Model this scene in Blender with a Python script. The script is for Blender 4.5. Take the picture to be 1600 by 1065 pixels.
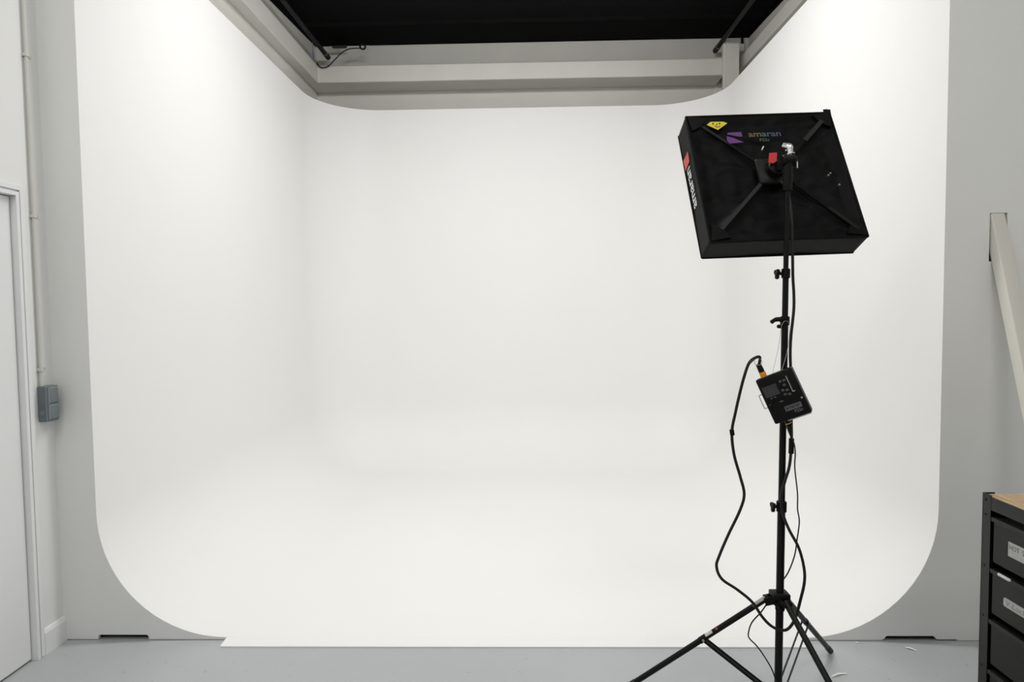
import bpy, bmesh, math, random
from mathutils import Vector, Matrix, noise

for o in list(bpy.data.objects):
    bpy.data.objects.remove(o, do_unlink=True)
scene = bpy.context.scene
C = scene.collection
random.seed(7)

# ------------------------------------------------------------------ camera
EYE = 1.55
cam_d = bpy.data.cameras.new('camera')
cam = bpy.data.objects.new('camera', cam_d)
C.objects.link(cam)
F_PX, W_PX = 1000.0, 1600.0
cam_d.sensor_width = 36.0
cam_d.lens = 36.0 * F_PX / W_PX
cam_d.clip_start = 0.05
cam_d.clip_end = 100
_d = Vector((23.0, -49.5, F_PX)).normalized()          # room's depth axis seen by the lens
_n = Vector((219.0, 20138.0, F_PX)); _n = (_n - _n.dot(_d) * _d).normalized()   # plumb line
_r = _n.cross(_d)
cx = Vector((_r[0], _d[0], -_n[0])); cy = Vector((_r[1], _d[1], -_n[1])); cz = Vector((_r[2], _d[2], -_n[2]))
cam.matrix_world = Matrix(((cx.x, -cy.x, -cz.x, 0), (cx.y, -cy.y, -cz.y, 0), (cx.z, -cy.z, -cz.z, EYE), (0, 0, 0, 1)))
scene.camera = cam

# ------------------------------------------------------------------ world, lamps, exposure
world = bpy.data.worlds.new('world'); scene.world = world
world.use_nodes = True
world.node_tree.nodes['Background'].inputs[0].default_value = (0.9, 0.95, 1.0, 1)
world.node_tree.nodes['Background'].inputs[1].default_value = 0.02

def area_lamp(name, loc, sx, sy, power, col=(1, 1, 1), aim=None, spread=180):
    d = bpy.data.lights.new(name, 'AREA'); d.shape = 'RECTANGLE'
    d.size = sx; d.size_y = sy; d.energy = power; d.color = col; d.spread = math.radians(spread)
    o = bpy.data.objects.new(name, d); C.objects.link(o); o.location = loc
    if aim:
        o.rotation_euler = (Vector(aim) - Vector(loc)).to_track_quat('-Z', 'Y').to_euler()
    return o
WARM = (1.0, 0.993, 0.98)
for x in (-0.75, 0.6):
    area_lamp('cove_lamp', (x, 3.5, 4.28), 0.9, 0.35, 28, WARM, aim=(x, 3.5 + 2.1, 4.28 - 3.6), spread=164)
area_lamp('cove_lamp', (-0.08, 3.5, 4.28), 1.1, 0.16, 19, WARM, spread=165)
for x, y in ((-1.2, 1.0), (1.3, 1.0), (-1.2, -1.3), (1.3, -1.3)):
    area_lamp('room_lamp', (x, y, 4.3), 1.2, 0.6, 22, WARM)

vs = scene.view_settings
vs.view_transform = 'Standard'; vs.look = 'None'; vs.gamma = 1.0; vs.use_curve_mapping = False
vs.exposure = 0.06

# ------------------------------------------------------------------ materials
def mat(name, col, rough=0.5, metal=0.0, bump=0.0, bscale=40.0, var=0.0, vscale=3.0, spec=0.5, col2=None, sheen=0.0):
    m = bpy.data.materials.new(name); m.use_nodes = True
    nt = m.node_tree; b = nt.nodes['Principled BSDF']
    b.inputs['Base Color'].default_value = (*col, 1); b.inputs['Roughness'].default_value = rough
    b.inputs['Metallic'].default_value = metal; b.inputs['Specular IOR Level'].default_value = spec
    if sheen: b.inputs['Sheen Weight'].default_value = sheen
    tc = nt.nodes.new('ShaderNodeTexCoord')
    n = nt.nodes.new('ShaderNodeTexNoise'); n.inputs['Scale'].default_value = vscale
    n.inputs['Detail'].default_value = 6
    nt.links.new(tc.outputs['Object'], n.inputs['Vector'])
    r = nt.nodes.new('ShaderNodeValToRGB')
    c2 = col2 if col2 else tuple(c * (1 - var) for c in col)
    r.color_ramp.elements[0].position = 0.3; r.color_ramp.elements[1].position = 0.7
    r.color_ramp.elements[0].color = (*c2, 1); r.color_ramp.elements[1].color = (*col, 1)
    nt.links.new(n.outputs['Fac'], r.inputs['Fac']); nt.links.new(r.outputs['Color'], b.inputs['Base Color'])
    if bump:
        n2 = nt.nodes.new('ShaderNodeTexNoise'); n2.inputs['Scale'].default_value = bscale; n2.inputs['Detail'].default_value = 4
        nt.links.new(tc.outputs['Object'], n2.inputs['Vector'])
        bp = nt.nodes.new('ShaderNodeBump'); bp.inputs['Strength'].default_value = bump; bp.inputs['Distance'].default_value = 0.004
        nt.links.new(n2.outputs['Fac'], bp.inputs['Height']); nt.links.new(bp.outputs['Normal'], b.inputs['Normal'])
    return m

M_cyc = mat('cove_white_paint', (0.875, 0.87, 0.855), 0.62, var=0.012, vscale=1.2, bump=0.05, bscale=60)
M_panel = mat('grey_white_panel_paint', (0.80, 0.80, 0.778), 0.6, var=0.03, vscale=1.5, bump=0.05)
M_wall = mat('white_wall_paint', (0.80, 0.80, 0.785), 0.55, var=0.02, vscale=2, bump=0.06)
M_trimw = mat('white_gloss_trim', (0.80, 0.805, 0.80), 0.35, var=0.02, vscale=4)
M_steel = mat('cream_painted_steel', (0.84, 0.825, 0.77), 0.42, var=0.05, vscale=2.5)
M_upwall = mat('cream_block_wall', (0.84, 0.825, 0.77), 0.7, var=0.06, vscale=2.0, bump=0.1)
M_ceil = mat('black_cloth_ceiling', (0.004, 0.0046, 0.005), 0.95, var=0.2, vscale=2, bump=0.2, bscale=200, spec=0.1)
M_ceil2 = mat('front_ceiling_white', (0.7, 0.7, 0.69), 0.8, var=0.02)
M_bsteel = mat('black_powder_coat', (0.008, 0.008, 0.0085), 0.45, var=0.15, vscale=20, spec=0.25)
M_pole = mat('black_anodised_tube', (0.004, 0.004, 0.0043), 0.36, var=0.2, vscale=30, spec=0.2)
M_plast = mat('black_plastic', (0.0045, 0.0045, 0.0045), 0.45, var=0.2, vscale=30, spec=0.16)
M_rub = mat('black_rubber', (0.01, 0.01, 0.01), 0.6, var=0.2, vscale=40)
M_cable = mat('black_cable_jacket', (0.008, 0.008, 0.008), 0.55, var=0.2, vscale=40, spec=0.35)
M_fab = mat('black_softbox_nylon', (0.0035, 0.0035, 0.0036), 0.6, var=0.25, vscale=9, bump=0.2, bscale=22, spec=0.1)
M_fabs = mat('black_side_nylon', (0.0115, 0.0115, 0.0113), 0.65, var=0.12, vscale=9, bump=0.15, bscale=30, spec=0.15)
M_web = mat('black_webbing', (0.014, 0.014, 0.014), 0.55, spec=0.25, var=0.2, vscale=60, bump=0.3, bscale=300)
M_diff = mat('white_diffusion_cloth', (0.8, 0.8, 0.78), 0.8, var=0.02)
M_chrome = mat('chrome', (0.78, 0.78, 0.77), 0.18, metal=1.0, var=0.05)
M_silver = mat('brushed_silver', (0.42, 0.42, 0.41), 0.35, metal=0.8, var=0.1)
M_white = mat('white_print', (0.78, 0.78, 0.76), 0.6, var=0.03)
M_red = mat('red_tag', (0.55, 0.004, 0.012), 0.5, var=0.1, vscale=30)
M_salm = mat('faded_red_print', (0.62, 0.10, 0.09), 0.6, var=0.08, vscale=30)
M_redl = mat('dark_red_label', (0.22, 0.03, 0.025), 0.6, var=0.1)
M_yel = mat('yellow_sticker', (0.72, 0.58, 0.01), 0.5, var=0.06, vscale=30)
M_pur = mat('purple_print', (0.13, 0.022, 0.20), 0.6, var=0.1, vscale=20)
M_dgrey = mat('dark_grey_display', (0.035, 0.036, 0.037), 0.3, var=0.15, vscale=60)
M_btn = mat('grey_button', (0.075, 0.075, 0.075), 0.5, var=0.1, vscale=60)
M_print = mat('grey_print', (0.13, 0.13, 0.135), 0.5, var=0.1)
M_orange = mat('orange_plastic', (0.85, 0.30, 0.012), 0.45, var=0.08, vscale=50)
M_ylring = mat('yellow_ring', (0.45, 0.33, 0.03), 0.5, var=0.1, vscale=50)
M_purtape = mat('violet_tape', (0.06, 0.05, 0.14), 0.5, var=0.1)
M_box = mat('slate_grey_plastic', (0.135, 0.16, 0.172), 0.45, var=0.04, vscale=20)
M_box2 = mat('slate_grey_cover', (0.165, 0.19, 0.20), 0.4, var=0.04, vscale=20)
M_edge = mat('pale_grey_gasket', (0.36, 0.39, 0.40), 0.5, var=0.04)
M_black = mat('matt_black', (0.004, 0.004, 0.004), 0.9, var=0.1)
M_cart = mat('charcoal_steel', (0.0165, 0.017, 0.0165), 0.45, var=0.12, vscale=8, spec=0.3)
M_bin = mat('charcoal_bin_plastic', (0.0105, 0.011, 0.010), 0.5, var=0.2, vscale=5, spec=0.3)
M_paper = mat('paper_label', (0.5, 0.5, 0.48), 0.6, var=0.08, vscale=25)
M_tag = mat('white_paper_tag', (0.8, 0.8, 0.78), 0.6, var=0.03)
M_ink = mat('black_ink', (0.03, 0.03, 0.03), 0.6, var=0.1)
M_blue = mat('blue_tape', (0.12, 0.22, 0.75), 0.5, var=0.1)

def floor_mat():
    m = mat('grey_floor_paint', (0.44, 0.462, 0.468), 0.34, var=0.10, vscale=1.1, bump=0.06, bscale=30)
    nt = m.node_tree; b = nt.nodes['Principled BSDF']
    ramp = [n for n in nt.nodes if n.type == 'VALTORGB'][0]
    tc = [n for n in nt.nodes if n.type == 'TEX_COORD'][0]
    sp = nt.nodes.new('ShaderNodeTexNoise'); sp.inputs['Scale'].default_value = 28; sp.inputs['Detail'].default_value = 3
    nt.links.new(tc.outputs['Object'], sp.inputs['Vector'])
    r2 = nt.nodes.new('ShaderNodeValToRGB'); r2.color_ramp.elements[0].position = 0.27; r2.color_ramp.elements[1].position = 0.33
    r2.color_ramp.elements[0].color = (0.82, 0.82, 0.82, 1); r2.color_ramp.elements[1].color = (1, 1, 1, 1)
    nt.links.new(sp.outputs['Fac'], r2.inputs['Fac'])
    mx = nt.nodes.new('ShaderNodeMix'); mx.data_type = 'RGBA'; mx.blend_type = 'MULTIPLY'; mx.inputs['Factor'].default_value = 1
    nt.links.new(ramp.outputs['Color'], mx.inputs['A']); nt.links.new(r2.outputs['Color'], mx.inputs['B'])
    nt.links.new(mx.outputs['Result'], b.inputs['Base Color'])
    return m
M_brace = mat('cream_brace_paint', (0.68, 0.66, 0.595), 0.4, var=0.04, vscale=2.5)
M_cond = mat('cream_conduit', (0.60, 0.595, 0.55), 0.45, var=0.04, vscale=6)
M_floor = floor_mat()

def wood_mat():
    m = bpy.data.materials.new('pale_beech_top'); m.use_nodes = True
    nt = m.node_tree; b = nt.nodes['Principled BSDF']; b.inputs['Roughness'].default_value = 0.45
    tc = nt.nodes.new('ShaderNodeTexCoord'); mp = nt.nodes.new('ShaderNodeMapping')
    mp.inputs['Scale'].default_value = (9, 1.2, 4)
    n = nt.nodes.new('ShaderNodeTexNoise'); n.inputs['Scale'].default_value = 4; n.inputs['Detail'].default_value = 8; n.inputs['Distortion'].default_value = 0.8
    r = nt.nodes.new('ShaderNodeValToRGB')
    r.color_ramp.elements[0].position = 0.3; r.color_ramp.elements[0].color = (0.44, 0.26, 0.13, 1)
    r.color_ramp.elements[1].position = 0.62; r.color_ramp.elements[1].color = (0.70, 0.50, 0.30, 1)
    nt.links.new(tc.outputs['Object'], mp.inputs['Vector']); nt.links.new(mp.outputs['Vector'], n.inputs['Vector'])
    nt.links.new(n.outputs['Fac'], r.inputs['Fac']); nt.links.new(r.outputs['Color'], b.inputs['Base Color'])
    return m
M_wood = wood_mat()

def rainbow_mat(x0, x1):
    m = bpy.data.materials.new('rainbow_print'); m.use_nodes = True
    nt = m.node_tree; b = nt.nodes['Principled BSDF']; b.inputs['Roughness'].default_value = 0.6
    tc = nt.nodes.new('ShaderNodeTexCoord'); sx = nt.nodes.new('ShaderNodeSeparateXYZ'); mr = nt.nodes.new('ShaderNodeMapRange')
    mr.inputs['From Min'].default_value = x0; mr.inputs['From Max'].default_value = x1
    r = nt.nodes.new('ShaderNodeValToRGB'); e = r.color_ramp.elements
    e[0].position = 0; e[0].color = (0.14, 0.085, 0.02, 1); e[1].position = 1; e[1].color = (0.075, 0.05, 0.15, 1)
    for p, c in ((0.3, (0.12, 0.11, 0.03)), (0.5, (0.04, 0.10, 0.09)), (0.7, (0.04, 0.06, 0.15))):
        k = e.new(p); k.color = (*c, 1)
    nt.links.new(tc.outputs['Object'], sx.inputs['Vector']); nt.links.new(sx.outputs['X'], mr.inputs['Value'])
    nt.links.new(mr.outputs['Result'], r.inputs['Fac']); nt.links.new(r.outputs['Color'], b.inputs['Base Color'])
    return m

# ------------------------------------------------------------------ mesh helpers
def link(name, me, material, parent=None, smooth=False):
    o = bpy.data.objects.new(name, me); C.objects.link(o)
    if material: me.materials.clear(); me.materials.append(material)
    if smooth:
        me.shade_smooth(); me.set_sharp_from_angle(angle=math.radians(38))
    if parent is not None:
        o.parent = parent
    return o

def off(parent):
    "offset that turns world points into the local points of an unrotated parent"
    return Vector((0, 0, 0)) if parent is None else -parent.location

class MB:
    def __init__(s): s.bm = bmesh.new()
    def box(s, x0, x1, y0, y1, z0, z1, bev=0.0, seg=2, rot=None):
        r = bmesh.ops.create_cube(s.bm, size=1.0)
        vs_ = r['verts']
        for v in vs_:
            v.co = Vector(((x0 + x1) / 2 + v.co.x * (x1 - x0), (y0 + y1) / 2 + v.co.y * (y1 - y0), (z0 + z1) / 2 + v.co.z * (z1 - z0)))
        if bev:
            es = list({e for v in vs_ for e in v.link_edges})
            g = bmesh.ops.bevel(s.bm, geom=es, offset=bev, segments=seg, profile=0.5, affect='EDGES')
            vs_ = list({v for f in g['faces'] for v in f.verts} | {v for v in vs_ if v.is_valid})
        if rot is not None:
            c = Vector(((x0 + x1) / 2, (y0 + y1) / 2, (z0 + z1) / 2))
            for v in vs_: v.co = c + rot @ (v.co - c)
        return s
    def tube(s, pts, rad, n=12, caps=True):
        pts = [Vector(p) for p in pts]; m = len(pts)
        rads = rad if isinstance(rad, (list, tuple)) else [rad] * m
        rings = []; prev = None
        for i, p in enumerate(pts):
            t = (pts[min(i + 1, m - 1)] - pts[max(i - 1, 0)])
            if t.length < 1e-9: t = Vector((0, 0, 1))
            t.normalize()
            if prev is None:
                a = t.cross(Vector((0, 1, 0)));
                if a.length < 0.1: a = t.cross(Vector((1, 0, 0)))
                a.normalize()
            else:
                a = (prev - prev.dot(t) * t).normalized()
            prev = a; b = t.cross(a)
            rings.append([s.bm.verts.new(p + rads[i] * (math.cos(k * 2 * math.pi / n) * a + math.sin(k * 2 * math.pi / n) * b)) for k in range(n)])
        for i in range(m - 1):
            for k in range(n):
                s.bm.faces.new((rings[i][k], rings[i][(k + 1) % n], rings[i + 1][(k + 1) % n], rings[i + 1][k]))
        if caps:
            s.bm.faces.new(rings[0][::-1]); s.bm.faces.new(rings[-1])
        return s
    def cyl(s, p0, p1, r0, r1=None, n=16, bev=0.0):
        r1 = r0 if r1 is None else r1
        p0 = Vector(p0); p1 = Vector(p1)
        if bev:
            t = (p1 - p0).normalized()
            return s.tube([p0, p0 + t * 1e-5, p0 + t * bev, p1 - t * bev, p1 - t * 1e-5, p1],
                          [r0 - bev, r0 - bev, r0, r1, r1 - bev, r1 - bev], n)
        return s.tube([p0, p1], [r0, r1], n)
    def bar(s, p0, p1, w, t, up=(0, 1, 0)):
        "flat bar between two points: w across, t along up"
        p0 = Vector(p0); p1 = Vector(p1); d = (p1 - p0).normalized()
        u = Vector(up); u = (u - u.dot(d) * d).normalized(); a = d.cross(u)
        q = []
        for p in (p0, p1):
            q.append([s.bm.verts.new(p + i * a * w / 2 + j * u * t / 2) for i, j in ((-1, -1), (1, -1), (1, 1), (-1, 1))])
        for k in range(4):
            s.bm.faces.new((q[0][k], q[0][(k + 1) % 4], q[1][(k + 1) % 4], q[1][k]))
        s.bm.faces.new(q[0][::-1]); s.bm.faces.new(q[1])
        return s
    def prism(s, pts, fn, a, b):
        "extrude a 2D outline: fn(u, v, w) places a point, w from a to b"
        A = [s.bm.verts.new(fn(u, v, a)) for u, v in pts]; B = [s.bm.verts.new(fn(u, v, b)) for u, v in pts]
        n = len(pts)
        s.bm.faces.new(A[::-1]); s.bm.faces.new(B)
        for k in range(n): s.bm.faces.new((A[k], A[(k + 1) % n], B[(k + 1) % n], B[k]))
        return s
    def build(s, name, material, parent=None, smooth=False, world=True):
        bmesh.ops.recalc_face_normals(s.bm, faces=s.bm.faces)
        if world and parent is not None:
            bmesh.ops.translate(s.bm, verts=s.bm.verts, vec=off(parent))
        me = bpy.data.meshes.new(name); s.bm.to_mesh(me); s.bm.free()
        return link(name, me, material, parent, smooth)

def plate(outer, holes, fn, a, b):
    "flat plate with holes, outline in 2D, extruded from a to b"
    bm = bmesh.new()
    def loop(pts):
        vs_ = [bm.verts.new((u, v, 0)) for u, v in pts]
        return [bm.edges.new((vs_[i], vs_[(i + 1) % len(vs_)])) for i in range(len(vs_))]
    es = loop(outer)
    for h in holes: es += loop(h)
    bmesh.ops.triangle_fill(bm, edges=es, use_beauty=True, use_dissolve=False)
    g = bmesh.ops.extrude_face_region(bm, geom=bm.faces[:])
    nv = {e for e in g['geom'] if isinstance(e, bmesh.types.BMVert)}
    for v in bm.verts:
        v.co = fn(v.co.x, v.co.y, b if v in nv else a)
    m = MB(); m.bm.free(); m.bm = bm
    return m

def spline(pts, k=6):
    P = [Vector(p) for p in pts]; out = []
    for i in range(len(P) - 1):
        a = P[max(i - 1, 0)]; b = P[i]; c = P[i + 1]; d = P[min(i + 2, len(P) - 1)]
        for j in range(k):
            t = j / k
            out.append(0.5 * ((2 * b) + (c - a) * t + (2 * a - 5 * b + 4 * c - d) * t * t + (3 * b - a - 3 * c + d) * t ** 3))
    out.append(P[-1]); return out

def empty(name, loc, mtx=None):
    o = bpy.data.objects.new(name, None); C.objects.link(o); o.empty_display_size = 0.05
    if mtx is not None:
        o.matrix_world = mtx
    else:
        o.location = loc
    return o

def tag(o, label=None, cat=None, group=None, kind=None):
    if label: o['label'] = label
    if cat: o['category'] = cat
    if group: o['group'] = group
    if kind: o['kind'] = kind
    return o

def struct(o, label):
    o['kind'] = 'structure'; o['label'] = label; return o

def lettering(name, text, material, parent, M, height, width=None, depth=0.0006, bold=0.0, shear=0.0):
    "flat printed lettering as a mesh; M maps text space (x along, y up, z out) to parent space"
    cu = bpy.data.curves.new(name, 'FONT'); cu.body = text; cu.size = 1.0
    cu.extrude = 0; cu.offset = bold; cu.shear = shear; cu.resolution_u = 3
    t = bpy.data.objects.new(name, cu); C.objects.link(t)
    dg = bpy.context.evaluated_depsgraph_get()
    me = bpy.data.meshes.new_from_object(t.evaluated_get(dg))
    bpy.data.objects.remove(t, do_unlink=True); bpy.data.curves.remove(cu)
    xs = [v.co.x for v in me.vertices]; ys = [v.co.y for v in me.vertices]
    x0, x1, y0, y1 = min(xs), max(xs), min(ys), max(ys)
    sy = height / (y1 - y0); sx = width / (x1 - x0) if width else sy
    for v in me.vertices:
        v.co = M @ Vector(((v.co.x - x0) * sx, (v.co.y - y0) * sy, depth))
    me.name = name
    return link(name, me, material, parent)

def frame(origin, xdir, ydir):
    x = Vector(xdir).normalized(); y = Vector(ydir).normalized(); z = x.cross(y)
    return Matrix(((x.x, y.x, z.x, origin[0]), (x.y, y.y, z.y, origin[1]), (x.z, y.z, z.z, origin[2]), (0, 0, 0, 1)))

# ------------------------------------------------------------------ the room
XL, XR = -2.22, 3.45          # side walls of the front room
PY = 2.93                     # face of the grey panels
CL, CR, CB, CT, RAD = -2.04, 1.875, 6.53, 3.57, 0.60   # cove: left, right, back, top, fillet radius
CF = 0.014                    # cove floor height
BW, BL, BR, ZC = 7.07, -2.265, 2.40, 4.43              # building walls behind the cove, ceiling

struct(MB().box(-2.6, XR + .1, -3.3, BW + .1, -0.1, 0).build('floor', M_floor), 'grey painted concrete floor')

# cove shell
def cove():
    bm = bmesh.new(); NA = 18
    prof = [(CT, 0.0)]
    for k in range(1, 7): prof.append((CT + (CF + RAD - CT) * k / 6, 0.0))
    for k in range(1, NA + 1):
        a = math.pi / 2 * k / NA
        prof.append((CF + RAD - RAD * math.sin(a), RAD * (1 - math.cos(a))))
    def path(o):
        p = []; r = max(RAD - o, 0.0)
        y0 = PY + 0.001
        for k in range(9): p.append((CL + o, y0 + (CB - RAD - y0) * k / 8))
        for k in range(1, NA + 1):
            a = math.pi / 2 * k / NA
            p.append((CL + RAD - r * math.cos(a), CB - RAD + r * math.sin(a)))
        for k in range(1, 8): p.append((CL + RAD + (CR - CL - 2 * RAD) * k / 8, CB - o))
        for k in range(NA + 1):
            a = math.pi / 2 * (1 - k / NA)
            p.append((CR - RAD + r * math.cos(a), CB - RAD + r * math.sin(a)))
        for k in range(1, 9): p.append((CR - o, CB - RAD + (y0 - CB + RAD) * k / 8))
        return p
    rows = [[bm.verts.new((x, y, z)) for x, y in path(o)] for z, o in prof]
    for i in range(len(rows) - 1):
        for k in range(len(rows[0]) - 1):
            bm.faces.new((rows[i][k], rows[i][k + 1], rows[i + 1][k + 1], rows[i + 1][k]))
    # flat floor, a grid that shares its rim with the fillet
    xs_ = [CL + RAD + (CR - CL - 2 * RAD) * k / 8 for k in range(9)]; ys_ = [PY + 0.001 + (CB - RAD - PY - 0.001) * k / 8 for k in range(9)]
    G = [[bm.verts.new((x, y, CF)) for x in xs_] for y in ys_]
    for j in range(8):
        for i in range(8): bm.faces.new((G[j][i], G[j][i + 1], G[j + 1][i + 1], G[j + 1][i]))
    bmesh.ops.remove_doubles(bm, verts=bm.verts, dist=1e-5)
    bmesh.ops.recalc_face_normals(bm, faces=bm.faces)
    for e in bm.edges:
        if e.is_boundary: e.smooth = False
    me = bpy.data.meshes.new('wall_cyclorama'); bm.to_mesh(me); bm.free()
    # inside must face the middle of the cove
    mid = Vector((0, 4.7, 1.8)); s = sum((mid - p.center).dot(p.normal) * p.area for p in me.polygons)
    if s < 0: me.flip_normals()
    o = link('wall_cyclorama', me, M_cyc)
    for p in me.polygons: p.use_smooth = True
    sol = o.modifiers.new('thickness', 'SOLIDIFY'); sol.thickness = 0.012; sol.offset = -1
    return o
cyc = struct(cove(), 'white seamless infinity cove with rounded corners')
# thin tongue of the cove floor that runs out over the concrete
lip = MB()
lip.prism([(2.862, 0.0005), (2.862, 0.006), (PY + .0008, CF), (PY + .0008, 0.0005)], lambda u, v, w: Vector((w, u, v)), -1.437, 1.262)
lip.build('floor_lip', M_cyc, cyc)

def arc_pts(cxx, cz_, r, a0, a1, n=28):
    return [(cxx + r * math.cos(a0 + (a1 - a0) * k / n), cz_ + r * math.sin(a0 + (a1 - a0) * k / n)) for k in range(n + 1)]
def yplate(u, v, w): return Vector((u, w, v))
g = 0.0005
# left panel: corner -> floor with the mouse-hole -> fillet -> up
outl = [(XL, 0.003), (-2.056, 0.003), (-2.056, 0.014), (-2.053, 0.021), (-2.046, 0.025), (-1.823, 0.025), (-1.815, 0.021), (-1.812, 0.014), (-1.812, 0.003)]
outl += [(-1.437, 0.003)]
outl += arc_pts(CL + RAD, CF + RAD, RAD + g, -math.pi / 2, -math.pi)
outl += [(CL - g, ZC), (XL, ZC)]
wfl = struct(plate(outl, [], yplate, PY, PY + .018).build('wall_front_left', M_panel), 'narrow grey panel beside the cove at left')
MB().box(XL + .01, CL + RAD - .02, PY + .03, PY + .07, 0.0005, 0.012).build('shade_board', M_black, wfl)  # unseen black boards added behind the mouse-hole to keep it dark
MB().box(XL + .01, CL - .03, PY + .07, PY + .11, 0.0005, 0.06).build('shade_board', M_black, wfl)
outr = [(CR - RAD, 0.003), (1.632, 0.003), (1.632, 0.006), (1.641, 0.010), (1.645, 0.019), (1.652, 0.023), (1.862, 0.023), (1.870, 0.019), (1.875, 0.010), (1.882, 0.007), (1.972, 0.007), (1.972, 0.002), (XR, 0.002), (XR, ZC), (CR + g, ZC)]
outr += arc_pts(CR - RAD, CF + RAD, RAD + g, 0, -math.pi / 2)[:-1]
slot = [(2.0715, 1.742), (2.0715, 1.957), (2.149, 1.957), (2.149, 1.742)]
wfr = struct(plate(outr, [slot], yplate, PY, PY + .018).build('wall_front_right', M_panel), 'wide grey panel with brace slot at right of cove')
MB().box(CR - RAD + .15, 2.02, PY + .022, PY + .07, 0.0005, 0.014).build('shade_board', M_black, wfr)  # added matt black boards that darken the cutout under this panel
MB().box(CR + .02, XR - .01, PY + .07, PY + .11, 0.0005, 0.06).build('shade_board', M_black, wfr)

# left wall with the door opening
DY0, DY1, DZ = 1.86, 2.752, 2.07
m = MB()
m.box(XL - .12, XL, -3.2, DY0, 0, ZC); m.box(XL - .12, XL, DY1, PY, 0, ZC); m.box(XL - .12, XL, DY0, DY1, DZ, ZC)
struct(m.build('wall_left', M_wall), 'white side wall with the door')
d = struct(MB().box(XL - .056, XL - .013, DY0 + .009, DY1 - .008, 0.009, DZ - .009, 0.002).build('door_1', M_trimw), 'plain white door in the left wall')
h = MB(); h.cyl((XL - .013, 1.96, 1.02), (XL + .05, 1.96, 1.02), 0.009); h.cyl((XL + .045, 1.965, 1.02), (XL + .045, 2.08, 1.02), 0.008)
h.build('door_handle', M_silver, d, True)
# frame lining and stepped architrave
fr = MB()
fr.box(XL - .12, XL + .001, DY1 - .004, DY1 + .002, 0, DZ); fr.box(XL - .12, XL + .001, DY0 - .002, DY0 + .005, 0, DZ)
fr.box(XL - .12, XL + .001, DY0, DY1, DZ - .005, DZ + .002)
struct(fr.build('trim_1', M_trimw), 'white door lining')
ar = MB()
for w0, w1, t in ((-.004, .013, .015), (.013, .022, .002), (.022, .043, .012)):
    ar.box(XL, XL + t, DY1 + w0, DY1 + w1, 0, DZ + w1, 0.0015); ar.box(XL, XL + t, DY0 - w1, DY0 - w0, 0, DZ + w1, 0.0015)
    ar.box(XL, XL + t, DY0 - w0, DY1 + w0, DZ + w0, DZ + w1, 0.0015)
struct(ar.build('trim_2', M_trimw), 'white stepped architrave around the door')
bb = MB()
bb.prism([(0, 0), (.014, 0), (.014, .098), (.009, .112), (.004, .118), (0, .118)], lambda u, v, w: Vector((XL + u, w, v)), DY1 + .043, PY)
struct(bb.build('baseboard_left', M_trimw), 'white skirting board between door and corner')
b2 = MB(); b2.prism([(0, 0), (.014, 0), (.014, .098), (.009, .112), (.004, .118), (0, .118)], lambda u, v, w: Vector((XL + u, w, v)), -3.2, DY0 - .043)
struct(b2.build('baseboard_left', M_trimw), 'white skirting board before the door')

# rest of the shell
struct(MB().box(XR, XR + .1, -3.2, PY + .02, 0, ZC).build('wall_right', M_wall), 'white wall of the front room at right')
struct(MB().box(-2.6, XR + .1, -3.3, -3.2, 0, ZC).build('wall_rear', M_wall), 'white wall behind the camera')
struct(MB().box(-2.6, BR + .1, BW, BW + .1, 0, ZC).build('wall_back', M_upwall), 'cream back wall above the cove')
struct(MB().box(BL - .1, BL, PY + .018, BW, 0, ZC).build('wall_back_left', M_upwall), 'cream side wall behind the cove at left')
struct(MB().box(BR, BR + .1, PY + .018, BW, 0, ZC).build('wall_back_right', M_upwall), 'cream side wall behind the cove at right')
struct(MB().box(-2.6, XR + .1, -3.3, 2.9, ZC, ZC + .1).build('ceiling_front', M_ceil2), 'white ceiling of the front room')

# black cloth ceiling over the cove, with a lapped seam and a slightly ragged hem
def cloth(name, x0, x1, y0, y1, z, sag, seed, hem, parent=None):
    bm = bmesh.new(); nx, ny = 60, 36; rows = []
    for j in range(ny + 1):
        r = []
        for i in range(nx + 1):
            u = i / nx; v = j / ny
            x = x0 + (x1 - x0) * u; y = y0 + (y1 - y0) * v
            zz = z - sag * math.sin(math.pi * u) * math.sin(math.pi * v) - 0.006 * noise.noise(Vector((x * 1.7, y * 1.1, seed)))
            if j == ny: y += hem * noise.noise(Vector((x * 5, 3, seed)))
            r.append(bm.verts.new((x, y, zz)))
        rows.append(r)
    for j in range(ny):
        for i in range(nx): bm.faces.new((rows[j][i], rows[j][i + 1], rows[j + 1][i + 1], rows[j + 1][i]))
    me = bpy.data.meshes.new(name); bm.to_mesh(me); bm.free()
    o = link(name, me, M_ceil, parent); me.shade_smooth()
    s = o.modifiers.new('thickness', 'SOLIDIFY'); s.thickness = 0.006; s.offset = 0
    return o
ceil = struct(MB().box(-2.6, BR + .1, 2.9, BW + .1, ZC + .012, ZC + .1).build('ceiling', M_ceil), 'black ceiling over the cove')
cloth('cloth_panel', BL + .003, BR - .004, 2.92, 6.55, ZC - .012, 0.02, 1.0, 0.03, ceil)
cloth('cloth_panel', BL + .003, BR - .004, 6.40, BW - .03, ZC + .002, 0.0, 4.0, 0.02, ceil)

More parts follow.
